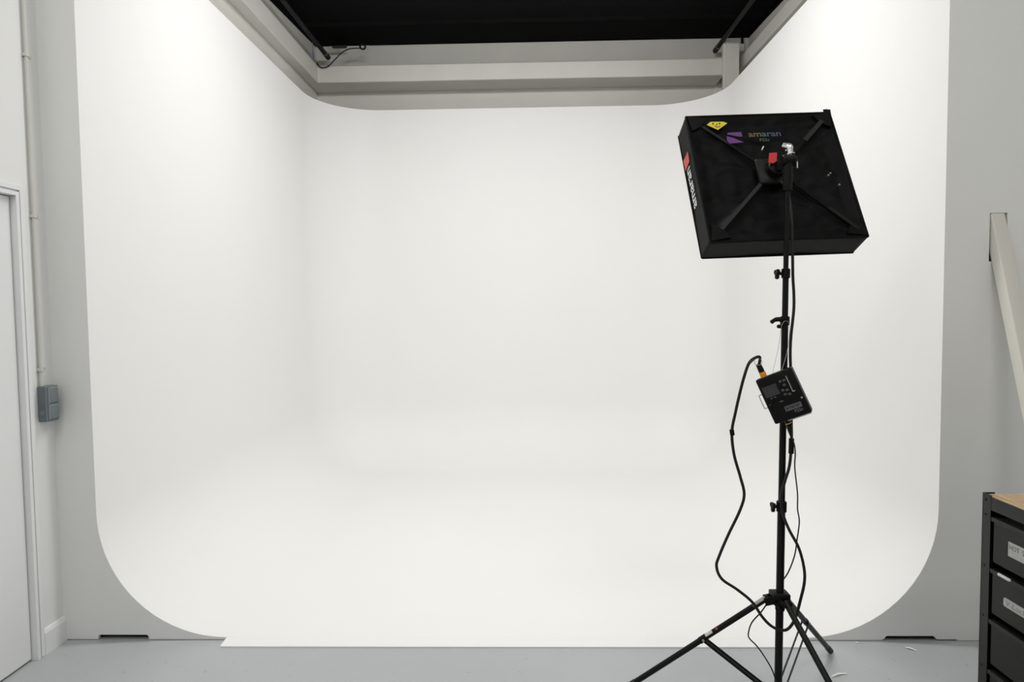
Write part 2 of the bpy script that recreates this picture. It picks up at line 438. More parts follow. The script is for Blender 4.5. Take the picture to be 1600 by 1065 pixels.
# steel members above the cove
ZB0, ZB1, BF = 3.932, 4.105, 6.755
struct(MB().box(BL, 2.055, BF, BW, ZB0, ZB1, 0.012, 3).build('trim_3', M_steel), 'cream boxed beam along the back wall')
struct(MB().box(BL, -2.153, PY + .02, BF + .01, ZB0, ZB1, 0.006).build('trim_4', M_steel), 'cream boxed beam along the left wall')
struct(MB().box(2.25, BR, PY + .02, BW - .06, 4.02, 4.155, 0.012, 3).build('trim_5', M_steel), 'cream boxed beam along the right wall')
st = MB(); st.box(2.048, 2.186, 6.70, 6.715, 0.02, 4.268); st.box(2.108, 2.126, 6.715, BW, 0.02, 4.268); st.box(2.048, 2.186, BW - .016, BW, 0.02, 4.268)
st.box(2.030, 2.048, 6.715, 6.745, 0.02, 4.262)
struct(st.build('trim_6', M_steel), 'cream steel column in the right back corner')
ups = MB(); ups.box(2.255, 2.345, BW - .05, BW, 0.1, 4.35)
struct(ups.build('trim_7', M_steel), 'short cream upright beside the steel column')
# black cloth hem that hangs down the side walls
def valance(x, drops):
    bm = bmesh.new(); r = []
    for y, dz in drops:
        r.append((bm.verts.new((x, y, ZC + .01)), bm.verts.new((x, y, ZC - dz))))
    for k in range(len(r) - 1): bm.faces.new((r[k][0], r[k + 1][0], r[k + 1][1], r[k][1]))
    me = bpy.data.meshes.new('cloth_hem'); bm.to_mesh(me); bm.free()
    o = link('cloth_hem', me, M_ceil, ceil)
    sm = o.modifiers.new('thickness', 'SOLIDIFY'); sm.thickness = .006; sm.offset = 0
valance(BL + .006, [(BW - .02, .012), (6.6, .045), (6.2, .075), (5.78, .108), (4.5, .16), (2.95, .2)])
valance(BR - .006, [(BW - .02, .012), (6.6, .03), (6.1, .058), (5.0, .08), (2.95, .1)])

# ------------------------------------------------------------------ things under the ceiling
def ceiling_rail(x, yend, label):
    t = empty('ceiling_pole', (x, 5.0, 4.255))
    tag(t, label, 'pole', 'black poles under the ceiling')
    MB().cyl((x, 3.2, 4.255), (x, yend - .10, 4.255), 0.024, n=18).build('tube', M_bsteel, t, True)
    MB().cyl((x, yend - .125, 4.255), (x, yend - .115, 4.255), 0.0265, n=18).build('ring', M_silver, t, True)
    MB().cyl((x, yend - .115, 4.255), (x, yend, 4.255), 0.0275, n=18, bev=0.006).build('end_cap', M_rub, t, True)
    for y in (3.6, 4.9):
        b = MB(); b.cyl((x, y, 4.27), (x, y, ZC - .02), 0.006, n=8); b.cyl((x, y - .012, 4.255), (x, y + .012, 4.255), 0.03, n=16)
        b.build('hanger', M_bsteel, t, True)
ceiling_rail(-2.092, 6.93, 'black round pole under the ceiling along the left wall')
ceiling_rail(2.018, 6.96, 'black round pole under the ceiling near the steel column')

t = empty('hanging_cable', (-1.69, 6.74, 4.27)); tag(t, 'thin black cable drooping from a ring in the left back ceiling corner', 'cable')
MB().tube(spline([(-1.69, 6.742, 4.272), (-1.80, 6.74, 4.268), (-1.88, 6.735, 4.235), (-1.96, 6.73, 4.16), (-2.03, 6.73, 4.095), (-2.085, 6.73, 4.078), (-2.125, 6.73, 4.088), (-2.15, 6.73, 4.125)]), 0.006, 8).build('wire', M_cable, t, True)
MB().tube(spline([(-2.15, 6.73, 4.125), (-2.185, 6.72, 4.18), (-2.19, 6.72, 4.27), (-2.18, 6.72, 4.36)]), 0.0025, 6).build('thin_wire', M_silver, t, True)
MB().cyl((-2.178, 6.705, 4.165), (-2.178, 6.705, 4.225), 0.006, n=8).build('tape_wrap', M_blue, t, True)
rg = MB(); rg.tube([(-1.672 + .026 * math.cos(a), 6.74 - .012 * math.sin(a * .5), 4.283 + .026 * math.sin(a)) for a in [k * math.pi / 10 for k in range(21)]], 0.009, 8)
rg.cyl((-1.672, 6.745, 4.30), (-1.672, BW - .06, 4.41), .004, n=8)
rg.build('ring', M_pole, t, True)
t = MB().box(-2.03, -1.88, 6.82, 6.90, 4.335, 4.36, 0.003)
t.box(-1.97, -1.94, 6.86, 6.89, 4.355, 4.432)
tag(t.build('ceiling_bracket', M_pole), 'small flat black bracket under the ceiling beside the left pole', 'bracket')
t = MB().box(2.318, 2.338, BW - .04, BW - .012, 4.348, 4.432); t.box(2.31, 2.346, BW - .05, BW - .002, 4.3495, 4.356)
tag(t.build('steel_bracket', M_bsteel), 'small black bracket above the short upright by the steel column', 'bracket')

# ------------------------------------------------------------------ conduit and switch box on the left wall
t = empty('conduit_pipe', (XL, 2.882, 1.22)); tag(t, 'cream vertical conduit pipe in the left corner above the switch box', 'pipe')
px, py = XL + .012, 2.846
MB().cyl((px, py, 1.215), (px, py, ZC - .01), 0.0075, n=14).build('tube', M_cond, t, True)
for z in (1.302, 1.992, 2.70, 3.4):
    k = MB(); k.cyl((px, py, z - .008), (px, py, z + .008), 0.0115, n=14); k.box(XL, px, py - .010, py + .010, z - .008, z + .008); k.box(XL, XL + .004, py, py + .040, z - .005, z + .005)
    k.build('pipe_clip', M_cond, t, True)
t = empty('switch_box', (XL, 2.868, 1.062)); tag(t, 'slate grey double surface switch box on the left wall', 'switch box')
y0, y1, z0, z1 = 2.830, 2.896, 1.063, 1.226
MB().box(XL + .001, XL + .040, y0, y1, z0, z1, 0.006, 3).build('back_box', M_box, t, True)
MB().box(XL + .0395, XL + .0425, y0 + .001, y1 - .001, z0 + .002, z1 - .002, 0.001).build('gasket', M_edge, t)
MB().box(XL + .0425, XL + .050, y0 + .001, y1 - .001, z0 + .001, z1 - .001, 0.003, 3).build('front_plate', M_box, t, True)
for za, zb in ((z0 + .012, z0 + .074), (z0 + .086, z1 - .010)):
    c = MB().box(XL + .049, XL + .056, y0 + .010, y1 - .006, za, zb, 0.003, 3).build('flap_cover', M_box2, t, True)
    e = MB(); e.box(XL + .0495, XL + .053, y0 + .007, y0 + .0095, za, zb); e.box(XL + .0495, XL + .053, y0 + .007, y1 - .008, zb + .0005, zb + .003)
    e.build('cover_seal', M_edge, c, world=False).matrix_parent_inverse = Matrix.Translation(-t.location) if False else Matrix()
    c.children[0].location = off(t)
MB().cyl((XL + .022, y0 - .002, z0 + .042), (XL + .022, y0 + .002, z0 + .042), 0.012, n=20).build('knockout', M_box2, t, True)

# ------------------------------------------------------------------ diagonal brace out of the right panel
tn = math.tan(math.radians(17.0))
def brace_outline(x0, x1):
    top = lambda Y: 1.947 - (PY - Y) / tn
    bot = lambda Y: 1.752 - (PY - Y) / tn
    yt = PY - 1.947 * tn; yb = PY - 1.752 * tn
    return [(yt, 0.0), (PY + .05, top(PY + .05)), (PY + .05, bot(PY + .05)), (yb, 0.0)]
m = MB(); m.prism(brace_outline(0, 0), lambda u, v, w: Vector((w, u, v)), 2.0785, 2.1405)
bmesh.ops.bevel(m.bm, geom=[e for e in m.bm.edges if abs((e.verts[0].co - e.verts[1].co).normalized().x) < .1 and abs((e.verts[0].co - e.verts[1].co).normalized().z) > .5 and (e.verts[0].co - e.verts[1].co).length > 1], offset=0.006, segments=3, profile=0.5, affect='EDGES')
tag(m.build('steel_brace', M_brace, None, True), 'cream square steel brace slanting down out of the grey right panel', 'brace')

# ------------------------------------------------------------------ light stand
SX, SY = 0.946, 2.40
t = empty('light_stand', (SX, SY, 0)); tag(t, 'black tripod light stand carrying the softbox', 'light stand')
TOP = Vector((0.962, SY, 2.0)); BASE = Vector((SX, SY, 0.045))
def on_pole(z): return BASE + (TOP - BASE) * ((z - BASE.z) / (TOP.z - BASE.z))
def pole(z0, z1, r, name='pole_section'):
    return MB().cyl(on_pole(z0), on_pole(z1), r, n=20).build(name, M_pole, t, True)
pole(0.045, 0.80, 0.0142); pole(0.78, 1.51, 0.0122); pole(1.49, 1.69, 0.0108); pole(1.66, 2.0, 0.0092)
def collar(z, h, r):
    return MB().cyl(on_pole(z - h / 2), on_pole(z + h / 2), r, n=18, bev=0.003).build('clamp_collar', M_plast, t, True)
def knob_at(z, dirx=-1, style='star'):
    p = on_pole(z)
    k = MB()
    if style == 'star':
        k.cyl(p + Vector((dirx * .014, 0, 0)), p + Vector((dirx * .026, 0, 0)), 0.006, n=12)
        for a in range(3):
            q = p + Vector((dirx * .032, -.010 * math.cos(a * 2.094 + .6), .012 * math.sin(a * 2.094 + .6)))
            k.cyl(q - Vector((.006, 0, 0)), q + Vector((.006, 0, 0)), 0.009, n=12, bev=.002)
        k.cyl(p + Vector((dirx * .025, 0, 0)), p + Vector((dirx * .038, 0, 0)), 0.011, n=12, bev=.002)
    else:
        k.tube(spline([p + Vector((-.008, -.008, 0.002)), p + Vector((-.024, -.010, .006)), p + Vector((-.040, -.010, .004)), p + Vector((-.055, -.010, -.006))]), [0.010] * 6 + [.0085] * 6 + [.0075] * 6 + [.006], 12)
        k.cyl(p + Vector((-.012, -.004, -.022)), p + Vector((-.03, -.006, -.020)), 0.007, n=12, bev=.002)
    return k.build('clamp_knob', M_plast, t, True)
collar(1.672, .036, .0155); knob_at(1.672)
collar(1.497, .034, .0165); knob_at(1.497, style='lever')
collar(0.798, .042, .0185); knob_at(0.798)
# spreader collars
m = MB(); m.cyl(on_pole(.415), on_pole(.470), .021, n=20, bev=.003); m.box(SX - .030, SX + .034, SY - .028, SY + .028, .448, .470, .004)
for ang in (46.6, 166.6, 286.6):
    a = math.radians(ang); dv = Vector((math.cos(a), math.sin(a), 0)); sd = Vector((-math.sin(a), math.cos(a), 0))
    c0 = Vector((SX, SY, .445))
    for s in (-1, 1):
        m.bar(c0 + dv * .012 + sd * s * .015, c0 + dv * .052 + sd * s * .015 - Vector((0, 0, .014)), .030, .004, sd)
m.build('leg_collar', M_plast, t, True)
k = MB(); p = on_pole(.425); k.cyl(p + Vector((-.012, -.016, 0)), p + Vector((-.018, -.032, -.002)), .007, n=12); k.cyl(p + Vector((-.018, -.030, -.002)), p + Vector((-.021, -.042, -.003)), .011, n=12, bev=.002)
k.build('clamp_knob', M_plast, t, True)
MB().cyl(on_pole(.05), on_pole(.095), .021, n=20, bev=.003).build('brace_collar', M_plast, t, True)
for i, ang in enumerate((46.6, 166.6, 286.6)):
    a = math.radians(ang); dv = Vector((math.cos(a), math.sin(a), 0)); sd = Vector((-math.sin(a), math.cos(a), 0))
    p0 = Vector((SX, SY, .448)) + dv * .035; p1 = Vector((SX, SY, .013)) + dv * .574
    L = MB().cyl(p0, p1, .0112, n=16).build('leg', M_pole, t, True)
    f = MB(); u = (p1 - p0).normalized(); f.cyl(p1 - u * .05, p1 + u * .004, .0128, n=16, bev=.003)
    f.build('rubber_foot', M_rub, t, True)
    mid = p0 + (p1 - p0) * .445; low = Vector((SX, SY, .072)) + dv * .02
    for s in (-1, 1):
        MB().bar(mid + sd * s * .0135, low + sd * s * .0135, .012, .003, sd).build('brace', M_pole, t)
    MB().cyl(mid - sd * .018, mid + sd * .018, .005, n=10).build('rivet', M_silver, t, True)
    q = MB(); q.cyl(mid - u * .016, mid + u * .016, .0128, n=16); q.build('brace_clip', M_plast, t, True)
    if i == 1:
        def sleeve(f0, f1, mt, nm): return MB().cyl(p0 + (p1 - p0) * f0, p0 + (p1 - p0) * f1, .01145, n=16, ).build(nm, mt, t, True)
        up = (Vector((0, 0, 1)) - u * u.z).normalized(); s2 = u.cross(up)
        def patch(f0, f1, mt, nm, r=.0116):
            mm = MB(); ring = []
            for ff in (f0, f1):
                ring.append([mm.bm.verts.new(p0 + (p1 - p0) * ff + r * (math.cos(b) * up + math.sin(b) * s2)) for b in [math.radians(-70 + 140 * kk / 8) for kk in range(9)]])
            for kk in range(8): mm.bm.faces.new((ring[0][kk], ring[0][kk + 1], ring[1][kk + 1], ring[1][kk]))
            return mm.build(nm, mt, t, True)
        patch(.02, .10, M_silver, 'silver_band'); patch(.375, .43, M_paper, 'white_label'); patch(.338, .352, M_redl, 'red_label')

# ------------------------------------------------------------------ softbox
RS = Matrix(((0.998, -0.036, -0.049), (0.054, 0.897, 0.438), (0.028, -0.440, 0.897)))
q = RS.to_quaternion().normalized()
SB = Matrix.LocRotScale(Vector((0.9755, 2.5753, 2.0709)), q, None)
sb = empty('softbox_light', None, SB)
tag(sb, 'black square softbox seen from behind on the tripod stand', 'softbox')
HW, DP = 0.30, 0.115
def sheet(name, fn, nu, nv, material, parent, thick=0.003):
    bm = bmesh.new(); rows = [[bm.verts.new(fn(i / nu, j / nv)) for i in range(nu + 1)] for j in range(nv + 1)]
    for j in range(nv):
        for i in range(nu): bm.faces.new((rows[j][i], rows[j][i + 1], rows[j + 1][i + 1], rows[j + 1][i]))
    bmesh.ops.recalc_face_normals(bm, faces=bm.faces)
    me = bpy.data.meshes.new(name); bm.to_mesh(me); bm.free()
    o = link(name, me, material, parent); me.shade_smooth()
    s = o.modifiers.new('thickness', 'SOLIDIFY'); s.thickness = thick; s.offset = 0
    return o
def back_fn(u, v):
    x = -HW + 2 * HW * u; z = -HW + 2 * HW * v
    e = min(u, 1 - u, v, 1 - v) * 2 * HW
    rec = 0.016 * min(1, e / 0.045) if e < .045 else 0.016
    w = 0.008 * noise.noise(Vector((x * 7, z * 16, 2.3))) + 0.005 * noise.noise(Vector((x * 22, z * 30, 5.1)))
    diag = min(abs(x - z), abs(x + z)); rid = 0.014 * math.exp(-(diag / 0.022) ** 2)
    k = min(1, e / 0.03)
    return Vector((x, rec - k * rid + k * w * 1.3, z))
sheet('back_panel', back_fn, 72, 72, M_fab, sb)
def side(axis, sgn):
    def fn(u, v):
        s_ = -HW + 2 * HW * u; y = DP * v
        bow = -0.004 * math.sin(math.pi * u) * 1.0 + 0.0022 * noise.noise(Vector((s_ * 12, y * 15, axis * 3 + sgn)))
        bow *= math.sin(math.pi * min(1, max(0, u)))
        r = HW + bow
        return Vector((sgn * r, y, s_)) if axis == 0 else Vector((s_, y, sgn * r))
    return fn
side_lbl = {(0, -1): 'left', (0, 1): 'right', (2, -1): 'bottom', (2, 1): 'top'}
for ax, sg in side_lbl:
    sheet('side_panel', side(ax, sg), 40, 8, M_fabs, sb)
sheet('diffuser', lambda u, v: Vector((-HW + .012 + (2 * HW - .024) * u, DP - .014, -HW + .012 + (2 * HW - .024) * v)), 6, 6, M_diff, sb)
# piping round the back and front edges
for yy, r in ((0.0, .0045), (DP, .0045)):
    c = [(-HW, yy, -HW), (HW, yy, -HW), (HW, yy, HW), (-HW, yy, HW)]
    e = MB()
    for i in range(4): e.tube([c[i], c[(i + 1) % 4]], r, 8)
    e.build('edge_piping', M_fab, sb, True, world=False)
# ribs, sleeves and corner pockets
for sxn, szn in ((-1, 1), (1, 1), (1, -1), (-1, -1)):
    a = Vector((sxn * .062, -.012, szn * .052)); b = Vector((sxn * .288, 0.000, szn * .288))
    MB().bar(a, b, .009, .006, (0, 1, 0)).build('rib', M_fab, sb, False, world=False)
    d_ = (b - a).normalized()
    f0, f1, wd, mt_ = {(-1, 1): (.42, .80, .013, M_fabs), (1, 1): (.42, .86, .017, M_web), (1, -1): (.50, .92, .014, M_fabs), (-1, -1): (.02, .84, .014, M_web)}[(sxn, szn)]
    MB().bar(a + (b - a) * f0 - Vector((0, .005, 0)), a + (b - a) * f1 - Vector((0, .005, 0)), wd, .004, (0, 1, 0)).build('rib_strap', mt_, sb, False, world=False)
    pk = MB()
    pk.prism([(sxn * .298, szn * .298), (sxn * .222, szn * .298 - szn * .012), (sxn * .245, szn * .245), (sxn * .286, szn * .222)], lambda u, v, w: Vector((u, w, v)), -.007, .004)
    pk.build('corner_pocket', M_fab, sb, False, world=False)
tb = MB(); tb.bar((.288, .003, .296), (.286, .0, .318), .016, .004, (0, 1, 0)); tb.bar((.305, .01, .296), (.307, .008, .324), .012, .004, (0, 1, 0))
tb.build('corner_tab', M_fab, sb, False, world=False)
# central mount: cross plate, hub and tilt bracket
c = MB(); c.box(-.07, .07, -.024, -.006, -.06, .06, .008, 3)
c.build('mount_plate', M_plast, sb, True, world=False)
h = MB(); h.cyl((0.0, -.02, 0.0), (0.0, -.050, 0.0), .034, n=24, bev=.004); h.build('hub', M_plast, sb, True, world=False)
# yoke from hub down to the pole spigot (softbox space)
inv = SB.inverted()
ptop = inv @ Vector((0.9615, SY, 2.005)); pspig = inv @ Vector((0.9625, SY, 2.045))
y_ = MB()
y_.cyl(inv @ Vector((0.962, SY, 1.972)), inv @ Vector((0.963, SY, 2.075)), .017, n=18, bev=.003)
y_.build('spigot_sleeve', M_plast, sb, True, world=False)
j = inv @ Vector((0.964, SY, 2.085))
y2 = MB(); y2.bar(j + Vector((.0, 0, -.015)), Vector((.004, -.045, .004)), .034, .022, (1, 0, 0))
y2.cyl(j + Vector((-.024, .0, 0)), j + Vector((.026, .0, 0)), .020, n=18, bev=.003)
y2.build('tilt_yoke', M_plast, sb, True, world=False)
kb = MB()
w0 = inv @ Vector((0.984, 2.435, 2.085)); w1 = inv @ Vector((0.983, 2.425, 2.112)); w2 = inv @ Vector((0.981, 2.432, 2.141)); w3 = inv @ Vector((0.966, 2.452, 2.152))
kb.tube(spline([w1, w2 + (w1 - w2) * .35, w2, w3]), [.0105] * 7 + [.0115] * 6 + [.0125] * 5 + [.009], 14)
kb.cyl(w1 + (w1 - w2) * .06, w1 - (w1 - w2) * .1, .0145, n=16)
kb.build('tilt_lever', M_chrome, sb, True, world=False)
MB().cyl(w0 + (w0 - w1) * .3, w1, .0055, n=12).build('lever_screw', M_silver, sb, True, world=False)
for o_ in ((-.022, .0), (.02, .004)):
    MB().bar(w0 + Vector((o_[0], -.004, -.03)), w0 + Vector((o_[0] + .006, -.004, .0)), .004, .003, (0, 1, 0)).build('clip', M_silver, sb, False, world=False)
# red tag, small pale tabs, studs
MB().prism([(-.027, .054), (.004, .055), (-.006, .016), (-.021, .004), (-.039, .009)], lambda u, v, w: Vector((u, w, v)), -.062, -.058).build('red_tag', M_red, sb, False, world=False)
for (xa, za), (xb, zb) in (((-.036, .096), (-.026, .113)), ((-.027, -.001), (-.014, .013)), ((.058, .088), (.066, .102))):
    MB().bar((xa, -.030, za), (xb, -.030, zb), .0042, .004, (0, 1, 0)).build('strap_tab', M_white, sb, False, world=False)
for x, z in ((.217, -.015), (.227, -.006), (.249, -.062)):
    MB().cyl((x, .006, z), (x, -.004, z), .0035, n=10).build('stud', M_silver, sb, True, world=False)
# prints on the back panel: they lie just proud of the cloth
def patchprint(name, pts, mt, dy=-.0035, label=None):
    mm = MB(); mm.prism(pts, lambda u, v, w: Vector((u, w, v)), dy, dy + .0012)
    o = mm.build(name, mt, sb, False, world=False)
    if label: o['label'] = label
    return o
yl = patchprint('yellow_sticker', [(-.225, .246), (-.208, .2605), (-.155, .2595), (-.140, .251), (-.184, .218)], M_yel, -.0125, 'yellow five sided sticker with a small face')
for x in (-.199, -.172):
    MB().prism([(x - .003, .246), (x + .003, .246), (x + .003, .254), (x - .003, .254)], lambda u, v, w: Vector((u, w, v)), -.0132, -.0124).build('sticker_mark', M_ink, yl, False, world=False)
MB().bar((-.188, -.0130, .240), (-.181, -.0130, .250), .003, .001, (0, 1, 0)).build('sticker_mark', M_ink, yl, False, world=False)
MB().tube([(-.194 + .022 * k / 6, -.0130, .237 - .005 * math.sin(math.pi * k / 6)) for k in range(7)], .0014, 6).build('sticker_mark', M_ink, yl, False, world=False)
patchprint('purple_logo', [(-.149, .197), (-.146, .205), (-.091, .207), (-.089, .184), (-.104, .184)], M_pur, -.009)
patchprint('purple_logo', [(-.153, .188), (-.128, .178), (-.090, .155), (-.156, .149)], M_pur, -.009)
M_rain = rainbow_mat(-.064, .070)
lettering('logo_lettering', 'amaran', M_rain, sb, frame((-.063, -.0075, .181), (1, 0, .0), (0, 0, 1)), .0195, .132, bold=.012)
lettering('logo_lettering', 'F22c', M_rain, sb, frame((-.022, -.0075, .157), (1, 0, .0), (0, 0, 1)), .014, .040, bold=.012)
# prints on the left side panel
MB().prism([(.043, .160), (.046, .114), (.106, .110), (.110, .164)], lambda u, v, w: Vector((w, u, v)), -HW - .0024, -HW - .0012).build('red_logo', M_salm, sb, False, world=False)
lettering('side_lettering', 'amaran', M_white, sb, frame((-HW - .0012, .054, -.092), (0, 0, 1), (0, 1, 0)), .038, .192, bold=.016)

# ------------------------------------------------------------------ control box hanging on the stand
CBM = Matrix.Translation((0.931, 2.335, 1.2285)) @ Matrix.Rotation(math.radians(-27), 4, 'Z') @ Matrix.Rotation(math.radians(-24), 4, 'Y')
cb = empty('control_box', None, CBM)
tag(cb, 'black lamp control box hanging tilted on the stand pole', 'control box')
w, hh, dd = .066, .086, .030
MB().box(-w, w, -dd, dd, -hh, hh, .006, 3).build('housing', M_plast, cb, True, world=False)
def face(name, x0, x1, z0, z1, mt, d=.0025, bev=.0008, parent=cb):
    return MB().box(x0, x1, -dd - d, -dd + .002, z0, z1, bev, 2).build(name, mt, parent, False, world=False)
face('display', -.056, -.004, .012, .052, M_dgrey, .0015)
face('button_panel', -.056, .034, -.018, .060, M_plast, .0008)
for x, z in ((.012, .052), (.020, .036), (.008, .020), (.022, .016), (.026, .052), (.010, .004), (.024, .000)):
    face('button', x - .005, x + .005, z - .004, z + .004, M_btn, .003)
for x, z in ((.002, .038), (-.046, -.010), (-.004, -.002), (-.032, .000)):
    MB().cyl((x, -dd, z), (x, -dd - .007, z), .0075, n=16, bev=.0015).build('dial', M_plast, cb, True, world=False)
for x0, x1, z in ((-.042, -.022, .006), (-.056, -.040, -.014), (-.018, -.006, -.015)):
    face('printed_bar', x0, x1, z - .002, z + .002, M_print, .002, 0)
g_ = MB(); g_.box(.036, .0395, -dd - .004, -dd, .006, .064, .001); g_.box(.036, .046, -dd - .004, -dd, .003, .0065, .001)
g_.build('guard_rail', M_silver, cb, False, world=False)
face('logo_patch', -.012, .046, -.055, -.037, M_print, .001, 0)
lettering('logo_lettering', 'amaran', M_black, cb, frame((-.009, -dd - .0012, -.051), (1, 0, 0), (0, 0, 1)), .011, .050, bold=.01)
lettering('logo_lettering', 'F22c', M_print, cb, frame((.016, -dd - .001, -.069), (1, 0, 0), (0, 0, 1)), .011, .028, bold=.02)
hd = MB(); hd.tube(spline([(-w, -dd + .01, .030), (-w - .009, -dd + .006, .030), (-w - .011, -dd + .006, .026), (-w - .011, -dd + .006, -.016), (-w - .009, -dd + .006, -.021), (-w, -dd + .01, -.021)], 4), .0016, 8)
hd.build('wire_handle', M_silver, cb, True, world=False)
MB().cyl((w - .002, -.004, -.030), (w + .003, -.004, -.030), .0045, n=14).build('side_bolt', M_silver, cb, True, world=False)
MB().cyl((w - .010, -dd - .001, -.026), (w - .010, -dd + .002, -.026), .0035, n=12).build('screw', M_silver, cb, True, world=False)
MB().box(-.02, w - .004, -dd + .004, dd - .004, -hh - .0035, -hh + .002, .001).build('base_strip', M_edge, cb, False, world=False)
MB().cyl((-.036, 0, hh - .002), (-.036, 0, hh + .019), .0115, n=18, bev=.002).build('orange_socket', M_orange, cb, True, world=False)
ps = MB(); ps.cyl((-.026, 0, -hh + .002), (-.026, 0, -hh - .012), .011, n=16, bev=.001); ps.build('power_socket', M_plast, cb, True, world=False)
MB().cyl((-.026, 0, -hh - .012), (-.026, 0, -hh - .016), .0116, n=16).build('yellow_ring', M_ylring, cb, True, world=False)
# hanging wire loop over the clamp lever
wr = MB(); pts = [CBM @ Vector((-.005, 0.0, hh)), Vector((.924, 2.372, 1.40)), Vector((.936, 2.375, 1.478)), Vector((.952, 2.378, 1.497)), Vector((.966, 2.378, 1.478)), Vector((.960, 2.374, 1.40)), CBM @ Vector((.030, 0.0, hh))]
ci = CBM.inverted()
wr.tube([ci @ p for p in spline(pts, 6)], .0007, 6); wr.build('hanging_wire', M_silver, cb, True, world=False)

# ------------------------------------------------------------------ cables
A = [(0.842,2.353,1.361),(0.824,2.353,1.359),(0.808,2.354,1.338),(0.793,2.355,1.291),(0.779,2.357,1.232),(0.764,2.358,1.161),(0.752,2.359,1.089),(0.761,2.360,1.005),(0.785,2.361,0.921),(0.800,2.363,0.856),(0.785,2.364,0.795),(0.743,2.365,0.703),(0.710,2.365,0.623),(0.700,2.365,0.582),(0.720,2.365,0.535),(0.778,2.365,0.494),(0.833,2.365,0.447),(0.869,2.365,0.393),(0.900,2.365,0.359),(0.931,2.365,0.342),(0.964,2.365,0.342),(0.992,2.365,0.381),(1.013,2.365,0.459),(1.026,2.365,0.525),(1.023,2.365,0.581),(1.003,2.365,0.654),(0.967,2.365,0.722),(0.943,2.368,0.787),(0.938,2.368,0.847),(0.951,2.368,0.903),(0.967,2.370,0.955),(0.974,2.372,1.015),(0.978,2.378,1.075),(0.980,2.388,1.146)]
B = [(0.981,2.394,1.240),(0.979,2.396,1.322),(0.978,2.398,1.380),(0.981,2.400,1.440),(0.994,2.410,1.534),(0.994,2.410,1.594),(0.988,2.405,1.653),(0.984,2.400,1.724),(0.982,2.400,1.794),(0.983,2.410,1.866),(0.988,2.450,1.96),(0.985,2.51,2.03)]
t = empty('head_cable', (0.842, 2.353, 1.34)); tag(t, 'thick black cable looping from the control box down and up to the softbox', 'cable')
ctop = CBM @ Vector((-.036, 0, hh + .019)); cup = CBM @ Vector((-.036, 0, hh + .045))
MB().tube(spline([cup, (0.848, 2.350, 1.367)] + A[1:] + B, 6), .0054, 10).build('cable_jacket', M_cable, t, True)
MB().tube(spline([ctop - Vector((0, 0, 0)), cup, cup + (cup - ctop) * .25], 4), [.0105, .0105, .0105, .010, .010, .009, .009, .008, .007], 14).build('connector', M_plast, t, True)
MB().cyl((0.826, 2.353, 1.3595), (0.8135, 2.3535, 1.347), .0056, n=12).build('violet_tape', M_purtape, t, True)
rg = MB(); rg.tube([Vector((.842, 2.348, 1.350)) + Vector((.014 * math.cos(k * math.pi / 10), .003 * math.sin(k), .013 * math.sin(k * math.pi / 10))) for k in range(21)], .0011, 6)
rg.build('metal_ring', M_silver, t, True)
MB().cyl((0.750, 2.356, 1.100), (0.7535, 2.356, 1.078), .0085, n=12, bev=.002).build('cable_tie', M_plast, t, True)
MB().cyl((0.974, 2.371, 1.005), (0.9775, 2.377, 1.062), .0095, n=12, bev=.002).build('ferrite_sleeve', M_plast, t, True)

P = [(0.982,2.362,1.040),(0.988,2.368,1.005),(0.992,2.380,0.950),(1.005,2.385,0.853),(1.006,2.385,0.793),(1.013,2.385,0.744),(1.007,2.390,0.671),(1.003,2.40,0.610),(0.991,2.425,0.537),(0.967,2.430,0.494),(0.950,2.434,0.464),(0.932,2.434,0.432),(0.914,2.430,0.412),(0.888,2.425,0.379),(0.854,2.425,0.339),(0.841,2.425,0.298),(0.845,2.425,0.276),(0.872,2.42,0.248),(0.897,2.41,0.213),(0.919,2.39,0.172),(0.930,2.375,0.129),(0.932,2.365,0.096),(0.928,2.34,0.03),(0.915,2.28,0.0045),(0.86,2.10,0.0045),(0.70,1.85,0.0045),(0.62,1.4,0.0045)]
pc0 = CBM @ Vector((-.026, 0, -hh - .016)); pc1 = Vector((0.967, 2.358, 1.078))
t = empty('power_cable', (0.932, 2.365, 0)); tag(t, 'thin black power cable trailing from the control box to the floor', 'cable')
MB().tube(spline([pc1] + P, 6), .0026, 8).build('cable_jacket', M_cable, t, True)
MB().tube([pc0, pc0 + (pc1 - pc0) * .35, pc1, pc1 + (pc1 - pc0) * .2], [.0105, .0105, .005, .003], 14).build('connector', M_plast, t, True)

# ------------------------------------------------------------------ drawer cart at the right
X0, X1, Y0, Y1 = 1.592, 2.040, 1.30, 2.252
t = empty('drawer_cart', (X0, Y1, 0)); tag(t, 'charcoal steel drawer cart with pale wooden top at the right edge', 'cart')
def post(x, y, sxn, syn):
    m = MB()
    m.box(min(x, x + sxn * .003), max(x, x + sxn * .003), min(y, y + syn * .040), max(y, y + syn * .040), 0.0, .893)
    m.box(min(x, x + sxn * .040), max(x, x + sxn * .040), min(y, y + syn * .003), max(y, y + syn * .003), 0.0, .893)
    return m.build('corner_post', M_cart, t)
post(X0, Y1, 1, -1); post(X1, Y1, -1, -1); post(X0, Y0, 1, 1); post(X1, Y0, -1, 1)
for z in (.872, .82, .64, .461, .282, .10):
    MB().cyl((X0 - .0012, 2.236, z), (X0 + .002, 2.236, z), .0042, n=10).build('hole_disc', M_black, t, True)  # matt black discs stand in for the dark holes in the post
MB().box(X0 + .0005, X0 + .005, Y0 + .041, 2.2115, .842, .886).build('top_rail', M_cart, t)
MB().box(X1 - .005, X1 - .0005, Y0 + .041, 2.2115, .842, .886).build('top_rail', M_cart, t)
MB().box(X0 + .006, X1 - .006, Y0 + .004, Y1 - .004, .858, .8885, .002).build('wooden_top', M_wood, t)
